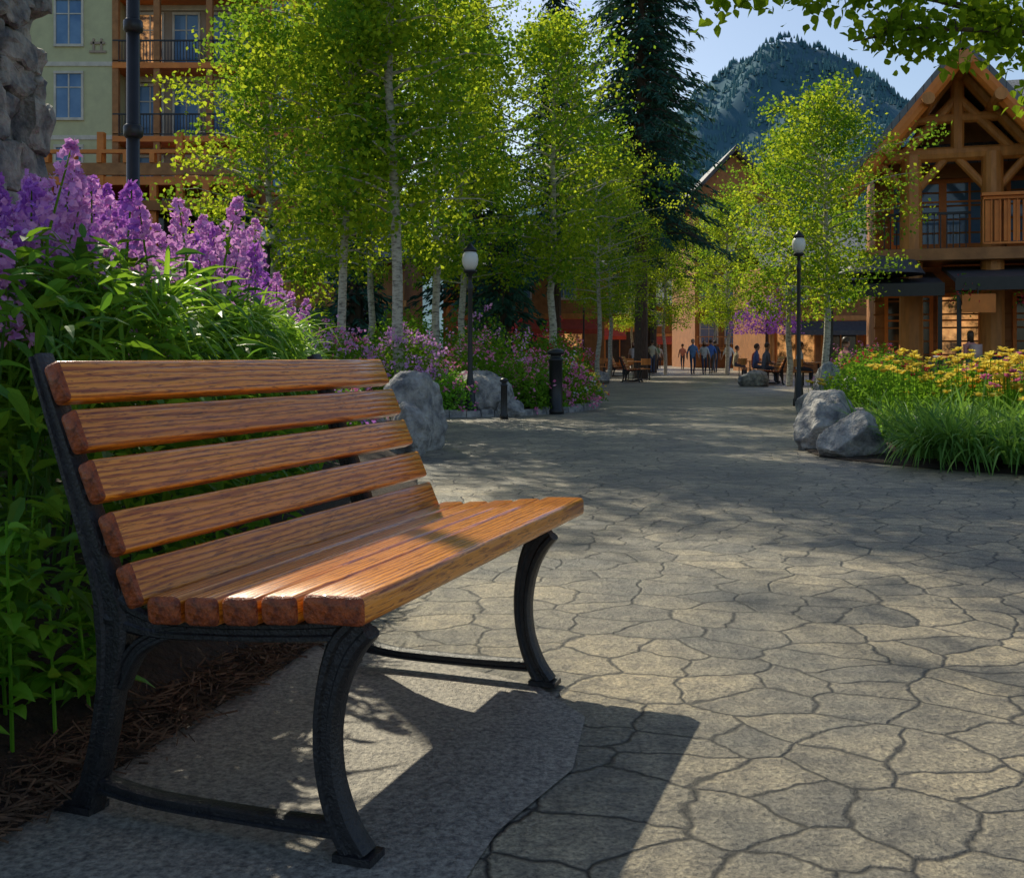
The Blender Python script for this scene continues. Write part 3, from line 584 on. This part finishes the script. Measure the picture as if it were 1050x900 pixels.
def hotel():
    b=MB(); Y=48; XB=-18.2
    b.box(-40,XB,Y,Y+14,0,25,m_olive); b.box(XB,-11.3,Y+1.5,Y+14,0,25,m_taupe); b.box(-11.3,-6.6,Y-.6,Y+14,0,25,m_brown)
    fh=3.35
    for f in range(7):
        z=1+f*fh
        for x in (-37,-34,-31,-28,-25.2,-22.7,-20.2): win(b,x,z+.75,1.15,2.0,Y)
        b.box(-40,XB,Y-.05,Y,z-.25,z-.05,m_trim)
        for i,x in enumerate((-17.0,-15.3,-13.7,-12.2)): win(b,x,z+.25,1.1,2.3,Y+1.5,m_lit if (f*3+i)%5==2 else m_glass,m_trim,1)
        b.box(XB,-11.3,Y-.1,Y+1.5,z-.35,z-.1,m_orangew); rail(b,XB,-11.3,Y-.02,z-.1)
        b.box(XB+.3,-11.6,Y+1.38,Y+1.49,z+2.75,z+3.0,m_trim)
        for x in (XB+.12,-16.2,-13.8,-11.45): b.box(x-.14,x+.14,Y-.05,Y+.2,z-.1,z+fh-.35,m_wood2)
        for x in (-10.3,-8.7,-7.3): win(b,x,z+.6,.95,1.9,Y-.6,m_glass,m_orangew)
        b.box(-11.3,-6.6,Y-.75,Y-.6,z-.3,z-.1,m_orangew)
    b.box(-19.25,-18.5,Y-.08,Y-.01,14.75,14.85,m_taupe);b.box(-19.2,-18.55,Y-.08,Y-.01,15.15,15.25,m_taupe);b.box(-19.1,-19.02,Y-.08,Y-.01,14.85,15.4,m_taupe);b.box(-18.75,-18.67,Y-.08,Y-.01,14.85,15.4,m_taupe)
    b.box(-24,-11.5,Y-4,Y-.2,8.1,8.45,m_orangew); b.box(-24,-11.5,Y-4.1,Y-3.9,8.5,9.0,m_wood2); b.box(-24.2,-11.3,Y-4.3,Y-.2,7.0,7.4,m_brown)
    for i in range(12):
        x=-23.8+i*1.1; b.box(x-.14,x+.14,Y-4.05,Y-3.75,0,10.3 if i%3==0 else 8.1,m_orangew)
        b.box(x-.1,x+.1,Y-4.2,Y-3.8,9.0,9.4,m_orangew)
    b.box(-24,-11.5,Y-4.15,Y-3.95,9.4,9.55,m_orangew); b.box(-24,-11.5,Y-3,Y-.3,0,7,m_dglass)
    b.box(-40.5,-6.2,Y-1,Y+15,25,25.5,m_droof)
    b.obj('hotel_building')
hotel()
def shops(name,x0,x1,Y,h,roofh,wall=m_brown,dep=8,aw=None):
    b=MB(); b.box(x0,x1,Y,Y+dep,0,h,wall)
    v=[(x0-.5,Y-1.4,h-.25),(x1+.5,Y-1.4,h-.25),(x1+.5,Y+dep/2,h+roofh),(x0-.5,Y+dep/2,h+roofh),(x0-.5,Y+dep+.6,h),(x1+.5,Y+dep+.6,h)]
    v+= [(a_,b_,c_-.22) for a_,b_,c_ in v]
    b.add(v,[(0,1,2,3),(3,2,5,4),(9,8,7,6),(10,11,8,9),(0,6,7,1),(0,3,9,6),(3,4,10,9),(1,7,8,2),(2,8,11,5)],m_shing)
    x=x0+.6; i=0
    while x<x1-1.5:
        w_=random.uniform(1.6,2.4); i+=1; b.box(x,x+w_,Y-.06,Y-.02,.5,2.7,m_lit if i%2==1 else m_dglass)
        for q in (x-.07,x+w_/2-.03,x+w_): b.box(q,q+.08,Y-.12,Y-.065,.3,2.9,m_wood)
        b.box(x-.1,x+w_+.1,Y-.14,Y-.03,2.7,3.0,m_orangew); b.box(x,x+w_,Y-.1,Y-.03,.3,.5,m_wood2)
        if h>5: win(b,x+w_/2,4.1,1.2,1.3,Y,m_glass,m_trim)
        x+=w_+.6
    x=x0
    while x<=x1: b.tube([(x,Y-1.2,0),(x,Y-1.2,h-.35)],[.16,.14],m_wood,8); x+=2.9
    b.box(x0-.2,x1+.2,Y-1.3,Y-1.1,2.95,3.2,m_wood)
    if aw:
        v=[(x0+.5,Y-1.3,2.9),(x1-.5,Y-1.3,2.9),(x1-.5,Y-2.3,2.35),(x0+.5,Y-2.3,2.35),(x0+.5,Y-2.3,2.1),(x1-.5,Y-2.3,2.1)]
        b.add(v,[(0,1,2,3),(3,2,5,4)],aw)
    b.obj(name)
m_raw=M('red_awning',(.6,.08,.04),None,.8,3)
shops('shop_building',-12,-4.5,44,5.2,2,m_wood2,9,m_droof)
shops('shop_building',-3.5,5,57,6,2.5,m_wood2,9,m_raw)
shops('shop_building',5.5,24,108,6.5,3,m_brown,9,m_raw)
shops('shop_building',3.6,8.5,76,7.5,3,m_wood2,9,m_raw)
shops('shop_building',14.5,32,60,6.2,2.6,m_wood2,9,m_droof)
def chalet():
    b=MB(); x0,x1,Y=14.6,20.8,84; b.box(x0,x1,Y,Y+12,0,14,m_brown); xm=(x0+x1)/2
    v=[(x0-1,Y-1,13.2),(xm,Y-1,17.6),(x1+1,Y-1,13.2),(x0-1,Y+13,13.2),(xm,Y+13,17.6),(x1+1,Y+13,13.2)]; v+=[(a_,b_,c_-.4) for a_,b_,c_ in v]
    b.add(v,[(0,1,4,3),(1,2,5,4),(9,10,7,6),(10,11,8,7),(0,6,7,1),(1,7,8,2),(0,3,9,6),(2,8,11,5)],m_droof)
    b.add([(x0,Y-.02,13.9),(x1,Y-.02,13.9),(xm,Y-.02,17)],[(0,1,2)],m_wood2)
    for f in range(4):
        for x in (x0+1.1,xm,x1-1.1): win(b,x,2+f*3.1,1.3,1.6,Y,m_glass,m_trim)
        rail(b,x0,x1,Y-1,1.5+f*3.1,m_wood,1,.3); b.box(x0,x1,Y-1.05,Y,1.3+f*3.1,1.5+f*3.1,m_wood)
    b.obj('chalet_building')
chalet()
LR=math.radians(-17); LP=(9.9,28.5)
def lodge():
    b=MB(); Y=28.5
    b.box(9.9,24,Y+1.8,Y+10,0,6.9,m_wood2)
    for k in range(18): b.box(9.86,24.02,Y+1.755,Y+1.795,.2+k*.38,.22+k*.38+.03,m_brown)
    v=[(10.6,Y+.9,6.5),(25,Y+.9,6.5),(25,Y+6,9.6),(12.6,Y+6,9.6),(12.6,Y+11,6.5),(25,Y+11,6.5)]; v+=[(a_,b_,c_-.3) for a_,b_,c_ in v]
    b.add(v,[(0,1,2,3),(3,2,5,4),(9,8,7,6),(10,11,8,9),(0,6,7,1),(0,3,9,6),(3,4,10,9),(1,7,8,2),(2,8,11,5)],m_shing)
    for r_ in range(3):
        for i in range(16):
            x=14+i*.55; t=.08+r_*.14; b.box(x,x+.12,Y+.9+5.1*t-.04,Y+.9+5.1*t+.04,6.5+3.1*t,6.5+3.1*t+.16,m_black)
    xa,za=11.9,9.0; xl,zl=9.0,5.55; xr,zr=14.8,5.55; y0=Y-1.4
    v=[(xl,y0,zl),(xa,y0,za),(xr,y0,zr),(xl,Y+2.2,zl),(xa,Y+5,za),(xr,Y+5,zr)]; v+=[(a_,b_,c_-.22) for a_,b_,c_ in v]
    b.add(v,[(0,1,4,3),(1,2,5,4),(9,10,7,6),(10,11,8,7),(0,6,7,1),(1,7,8,2),(0,3,9,6),(2,8,11,5)],m_shing)
    def beam(p,q,r,m=m_wood): b.tube([p,q],[r,r],m,10)
    for yy in (y0+.15,Y):
        beam((xl+.1,yy,zl-.35),(xa,yy,za-.38),.2,m_orangew if yy<Y-.5 else m_wood); beam((xr-.1,yy,zr-.35),(xa,yy,za-.38),.2,m_orangew if yy<Y-.5 else m_wood)
    for t in (.02,.35,.7): 
        for sx in (-1,1):
            x=xa+sx*(xr-xa)*(1-t)*.97; z=zl-.5+(za-zl)*t; beam((x,y0-.25,z),(x,Y+2,z),.16)
    beam((xa,y0-.3,za-.6),(xa,Y+3,za-.6),.2)
    beam((9.8,Y,6.3),(14.0,Y,6.3),.2); beam((xa,Y,6.3),(xa,Y,8.5),.17); beam((10.6,Y,6.4),(xa,Y,7.8),.13); beam((13.2,Y,6.4),(xa,Y,7.8),.13)
    beam((10.8,Y,7.25),(13.0,Y,7.25),.14)
    b.add([(10.0,Y+1.5,5.9),(13.8,Y+1.5,5.9),(xa,Y+1.5,8.5)],[(0,1,2)],m_wood2)
    for x in (10.75,12.75,15.4,18.0):
        b.lathe([(.36,0),(.35,.4),(.31,.6),(.29,4),(.27,6.3)],(x,Y,0),m_wood,14)
    for x in (10.75,12.75):
        beam((x,Y,5.2),(x-.9,Y,6.25),.11); beam((x,Y,5.2),(x+.9,Y,6.25),.11)
    b.box(9.6,24,Y-.7,Y+1.8,3.45,3.75,m_wood2); beam((9.4,Y-.5,3.6),(20,Y-.5,3.6),.17)
    rail(b,12.45,20,Y-.65,3.75,m_orangew,1.3,.2)
    for k in range(34): b.box(12.5+k*.22,12.66+k*.22,Y-.63,Y-.60,3.9,4.95,m_orangew)
    b.box(12.4,20,Y-.8,Y-.5,5.06,5.14,m_orangew)
    rail(b,10.1,12.3,Y+.6,3.75,m_black,1.1,.16)
    for x,w_ in ((11.0,1.2),(12.4,1.2),(14.2,1.5),(16.2,1.5)): win(b,x,4.1,w_,1.7,Y+1.8,m_glass,m_orangew,1)
    for i,(x,w_) in enumerate(((10.8,1.1),(12.4,1.5),(14.4,1.6),(16.6,1.6),(18.8,1.6))): win(b,x,.5,w_,2.1,Y+1.8,m_lit if i in(1,3) else m_dglass,m_orangew,2)
    for x in (10.0,11.6,13.4,15.5,17.7): b.box(x-.3,x+.3,Y+1.4,Y+1.75,0,.9,m_rock)
    def canopy(x0,x1,y0,y1,z):
        v=[(x0,y0,z),(x1,y0,z),(x1,y1,z+.55),(x0,y1,z+.55)]; v+=[(a_,b_,c_-.1) for a_,b_,c_ in v]
        b.add(v,[(0,1,2,3),(7,6,5,4),(0,4,5,1),(1,5,6,2),(2,6,7,3),(3,7,4,0)],m_droof); b.box(x0,x1,y0-.05,y0-.002,z-.3,z+.02,m_black)
        for x in np.linspace(x0+.05,x1-.15,max(2,int((x1-x0)/1.3))): b.box(x,x+.1,y0+.05,y0+.15,0,z-.1,m_black)
    canopy(8.6,11.4,Y-2.0,Y+1.6,2.75); canopy(11.6,19,Y-2.4,Y+1.0,2.85)
    b.lathe([(.1,0),(.9,-.15),(1.1,-.45),(1.12,-.5)][::-1],(9.9,Y-1.2,3.55),m_droof,16)
    b.box(11.75,12.5,Y-2.5,Y-2.46,2.0,2.45,m_orangew); b.tube([(12.1,Y-2.48,2.45),(12.1,Y-2.48,2.6)],[.015,.015],m_black,6)
    for x in (11.9,13.4,15): 
        b.lathe([(.05,2.2),(.2,2.25),(.26,2.45)],(x,Y-2.2,0),m_brown,10); leaves(b,np.array([x,Y-2.2,2.5])+rng.normal(0,.16,(180,3)),.08,.06,m_red); leaves(b,np.array([x,Y-2.2,2.4])+rng.normal(0,.18,(200,3)),.08,.05,m_green)
    c,s=math.cos(LR),math.sin(LR)
    b.obj('timber_lodge',loc=(LP[0]-(LP[0]*c-LP[1]*s),LP[1]-(LP[0]*s+LP[1]*c),0),rot=(0,0,LR))
lodge()
def table(x,y):
    b=MB(); b.lathe([(.38,.70),(.40,.71),(.40,.74),(.38,.75)],(0,0,0),m_wood,16); b.lathe([(.2,0),(.2,.03),(.03,.06),(.03,.7)],(0,0,0),m_black,10)
    for a_ in (0,math.pi):
        cx,cy=.65*math.cos(a_),.65*math.sin(a_)
        b.box(cx-.2,cx+.2,cy-.2,cy+.2,.43,.46,m_wood); sx=.2*(1 if cx>0 else -1)
        b.box(cx+sx-.02,cx+sx+.02,cy-.2,cy+.2,.6,.85,m_wood)
        for px in (-.17,.17):
            for py in (-.17,.17): b.box(cx+px-.015,cx+px+.015,cy+py-.015,cy+py+.015,0,.43,m_black)
    b.obj('cafe_table',False,(x,y,0),(0,0,x))
for x,y in ((8.7,25.6),(9.9,24.9),(9.9,34),(9.6,40),(10.4,46),(4.4,50),(5.0,42)): table(x,y)
# ------------------------------------------------------------------ people
def person(loc,rz,pose,top,bot,hair=m_hair,h=1.72,long_hair=False,pack=None):
    mt=M('clothing',top,None,.8,8); mb_=M('clothing',bot,None,.8,8)
    if pose=='sit': pz=.56; hip=[(.09,0,pz),(-.09,0,pz)]; kn=[(.11,.42,.5),(-.11,.42,.5)]; an=[(.11,.38,.09),(-.11,.42,.09)]; lean=.06; el=[(.24,.06,pz+.20),(-.24,.06,pz+.20)]; wr=[(.15,.30,pz+.12),(-.15,.30,pz+.12)]
    else:
        pz=.95; s=.0 if pose=='stand' else .22; hip=[(.09,0,.92),(-.09,0,.92)]; kn=[(.1,s*.7+.03,.5),(-.1,-s*.3+.03,.5)]; an=[(.1,s,.09),(-.1,-s*1.3,.12 if s else .09)]; lean=.02
        el=[(.24,-s*.5-.02,1.13),(-.24,s*.5-.02,1.13)]; wr=[(.25,-s*.8+.08,.88),(-.25,s*1.1+.08,.90)]
    sh=pz+.47
    pts=[(0,0,pz),(0,lean*.4,pz+.22),(0,lean,sh-.02),(0,lean+.01,sh+.09),(0,lean+.02,sh+.14)]
    E=[(0,1),(1,2),(2,3),(3,4)]; rad=[.135,.125,.13,.055,.05]
    segs=[(0,1,1),(1,2,1),(2,3,1),(3,4,0)]
    def addp(p,r): pts.append(tuple(p)); rad.append(r); return len(pts)-1
    hands=[]
    for i in range(2):
        sx=1 if i==0 else -1
        a1=addp((sx*.17,lean,sh-.03),.062); a2=addp(el[i],.045); a3=addp(wr[i],.030); d=unit(np.array(wr[i])-np.array(el[i])); a4=addp(np.array(wr[i])+d*.07,.032)
        E+=[(2,a1),(a1,a2),(a2,a3),(a3,a4)]; segs+=[(2,a1,1),(a1,a2,1),(a2,a3,0),(a3,a4,0)]; hands.append((np.array(wr[i])+d*.06,d,sx))
        b1=addp(hip[i],.09); b2=addp(kn[i],.06); b3=addp(an[i],.04); b4=addp((an[i][0],an[i][1]+.15,.045),.04)
        E+=[(0,b1),(b1,b2),(b2,b3),(b3,b4)]; segs+=[(0,b1,2),(b1,b2,2),(b2,b3,2),(b3,b4,3)]
    me=bpy.data.meshes.new('p'); me.from_pydata(pts,E,[]); o=bpy.data.objects.new('p',me); COL.objects.link(o)
    md=o.modifiers.new('s','SKIN'); sv=me.skin_vertices[0].data
    for k,r_ in enumerate(rad): sv[k].radius=(r_*(1.25 if k<3 else 1),r_*(.85 if k<3 else 1)); sv[k].use_root=(k==0)
    md.use_smooth_shade=True; o.modifiers.new('u','SUBSURF').levels=1
    dg=bpy.context.evaluated_depsgraph_get(); ev=o.evaluated_get(dg).to_mesh()
    V=np.array([v.co[:] for v in ev.vertices]); F=[tuple(p.vertices) for p in ev.polygons]; P=np.array(pts)
    b=MB(); mats=[m_skin,mt,mb_,m_black]; groups={}
    for f in F:
        c=V[list(f)].mean(0); best=(9,0)
        for i,j,l in segs:
            ab=P[j]-P[i]; t=np.clip(np.dot(c-P[i],ab)/np.dot(ab,ab),0,1); dd=np.linalg.norm(c-P[i]-ab*t)-.5*(rad[i]+rad[j])
            if dd<best[0]: best=(dd,l)
        groups.setdefault(best[1],[]).append(f)
    b.add(V,[groups[1][0]],mats[1])
    for l,fs in groups.items():
        for n_ in set(len(f) for f in fs): b.F.append((np.array([f for f in fs if len(f)==n_]),b.mi(mats[l])))
    bpy.data.objects.remove(o)
    hc=np.array([0,lean+.04,sh+.25])
    prof=[(.02,-.125),(.05,-.11),(.068,-.07),(.076,-.02),(.08,.03),(.074,.075),(.05,.11),(.015,.125)]
    b.lathe(prof,tuple(hc),m_skin,14)
    b.add([hc+np.array(q) for q in [(-.014,.075,-.03),(.014,.075,-.03),(0,.105,-.028),(0,.076,.02)]],[(0,1,2),(1,3,2),(3,0,2)],m_skin)
    for sx in (-1,1):
        b.box(hc[0]+sx*.03-.012,hc[0]+sx*.03+.012,hc[1]+.07,hc[1]+.078,hc[2]+.005,hc[2]+.018,m_black); b.box(hc[0]+sx*.08-.01,hc[0]+sx*.08+.01,hc[1]-.015,hc[1]+.015,hc[2]-.025,hc[2]+.03,m_skin)
    b.box(hc[0]-.025,hc[0]+.025,hc[1]+.068,hc[1]+.076,hc[2]-.068,hc[2]-.058,m_red)
    hp=[(.088,-.03 if not long_hair else -.2),(.094,.03),(.09,.08),(.06,.125),(.02,.14)]
    b.lathe(hp,(hc[0],hc[1]-.022,hc[2]),hair,14)
    for c,d,sx in hands:
        for k in range(5):
            off=np.array([0,(k-1.5)*.018,0]) if k<4 else np.array([0,.035,0]); d2=d if k<4 else unit(d+np.array([0,.8,0])); l=[.07,.08,.085,.065,.05][k]
            b.tube([c+off,c+off+d2*l*.5,c+off+d2*l+np.array([-sx*.012,0,0])],[.009,.008,.006],m_skin,5)
    if pack: b.box(-.16,.16,lean-.27,lean-.11,sh-.42,sh,M('backpack',pack,None,.8,6))
    s=h/1.72; o=b.obj('person',True,(loc[0],loc[1],0),(0,0,rz)); o.scale=(s,s,s)
person((9.1,53),pi,'walk',(.12,.25,.55),(.05,.07,.14)); person((9.75,53.4),pi,'walk',(.6,.65,.7),(.05,.06,.12),long_hair=True,h=1.65); person((10.3,54.5),0,'walk',(.08,.2,.6),(.14,.12,.1))
person((10.5,51),.2,'walk',(.85,.85,.85),(.06,.1,.25),h=1.6); person((8.2,62),pi,'walk',(.7,.12,.09),(.06,.06,.08)); person((11.2,58),0,'walk',(.08,.08,.1),(.08,.1,.16))
person((7.6,57),0,'walk',(.75,.65,.45),(.1,.12,.2)); person((9.6,70),pi,'walk',(.2,.4,.3),(.05,.06,.1)); person((6.9,60),pi,'walk',(.8,.75,.75),(.2,.15,.1),long_hair=True,h=1.64)
person((12.0,74),0,'walk',(.7,.3,.2),(.06,.08,.14)); person((10.9,78),pi,'walk',(.8,.8,.75),(.1,.1,.12))
person((11.35,26.0),.3,'stand',(.9,.38,.32),(.35,.35,.37),h=1.5,long_hair=True,pack=(.8,.55,.48))
for x,y,c in ((9.35,40.6,(.6,.09,.07)),(9.0,39.0,(.12,.16,.35)),(8.7,36.2,(.14,.14,.16)),(8.05,25.6,(.5,.18,.18)),(9.25,34.0,(.65,.65,.65)),(9.75,46,(.6,.5,.3))): person((x,y),-pi/2+random.uniform(-.4,.4),'sit',c,(.08,.1,.16))
def dupbench(x,y,rz):
    src=bpy.data.objects['park_bench']; E=bpy.data.objects.new('park_bench',None); COL.objects.link(E); E.location=(x,y,0); E.rotation_euler=(0,0,rz)
    for c in src.children:
        k=c.copy(); k.parent=E; COL.objects.link(k)
dupbench(4.6,38,-.2); dupbench(8.4,35.7,pi-.1); dupbench(5.0,47,-.2)
# ------------------------------------------------------------------ mountains with forest
def hills():
    K=2.3
    def hz(x,y):
        h0=128*math.exp(-((x-150)/150)**2)+50*math.exp(-((x+190)/200)**2)+70*math.exp(-((x-420)/150)**2)
        f=min(1,max(0,(y-230)/260)); n=noise.fractal(Vector((x*.012,y*.012,3)),1,2,5)
        return h0*(f**1.1)*(1+.20*n)+n*5*f
    xs=np.linspace(-400,700,150); ys=np.linspace(225,560,50)
    V=[(x*K,y*K,hz(x,y)*K) for y in ys for x in xs]; n=len(xs)
    F=[(j*n+i,j*n+i+1,(j+1)*n+i+1,(j+1)*n+i) for j in range(len(ys)-1) for i in range(n-1)]
    mm=M('hazed_mountain_forest',(.04,.12,.17),(.07,.17,.21),1,.02)  # distance haze is painted into this blue-green base colour
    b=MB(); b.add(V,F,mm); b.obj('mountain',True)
    mf=M('hazed_conifers',(.04,.13,.17),(.11,.24,.25),1,.012)  # same aerial haze mixed into the conifer colour
    b=MB(); N_=26000; X=rng.uniform(20,330,N_); Yy=rng.uniform(240,530,N_); VV=[];FF=[]
    for k in range(N_):
        x,y=X[k],Yy[k]; z=hz(x,y)-.5; hh=rng.uniform(1.6,3.8); r_=hh*.27; a0=rng.uniform(0,6)
        VV+=[((x+r_*math.cos(a0+q*1.257))*K,(y+r_*math.sin(a0+q*1.257))*K,z*K) for q in range(5)]+[(x*K,y*K,(z+hh)*K)]
        FF+=[(6*k+q,6*k+(q+1)%5,6*k+5) for q in range(5)]
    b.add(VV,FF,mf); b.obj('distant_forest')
hills()
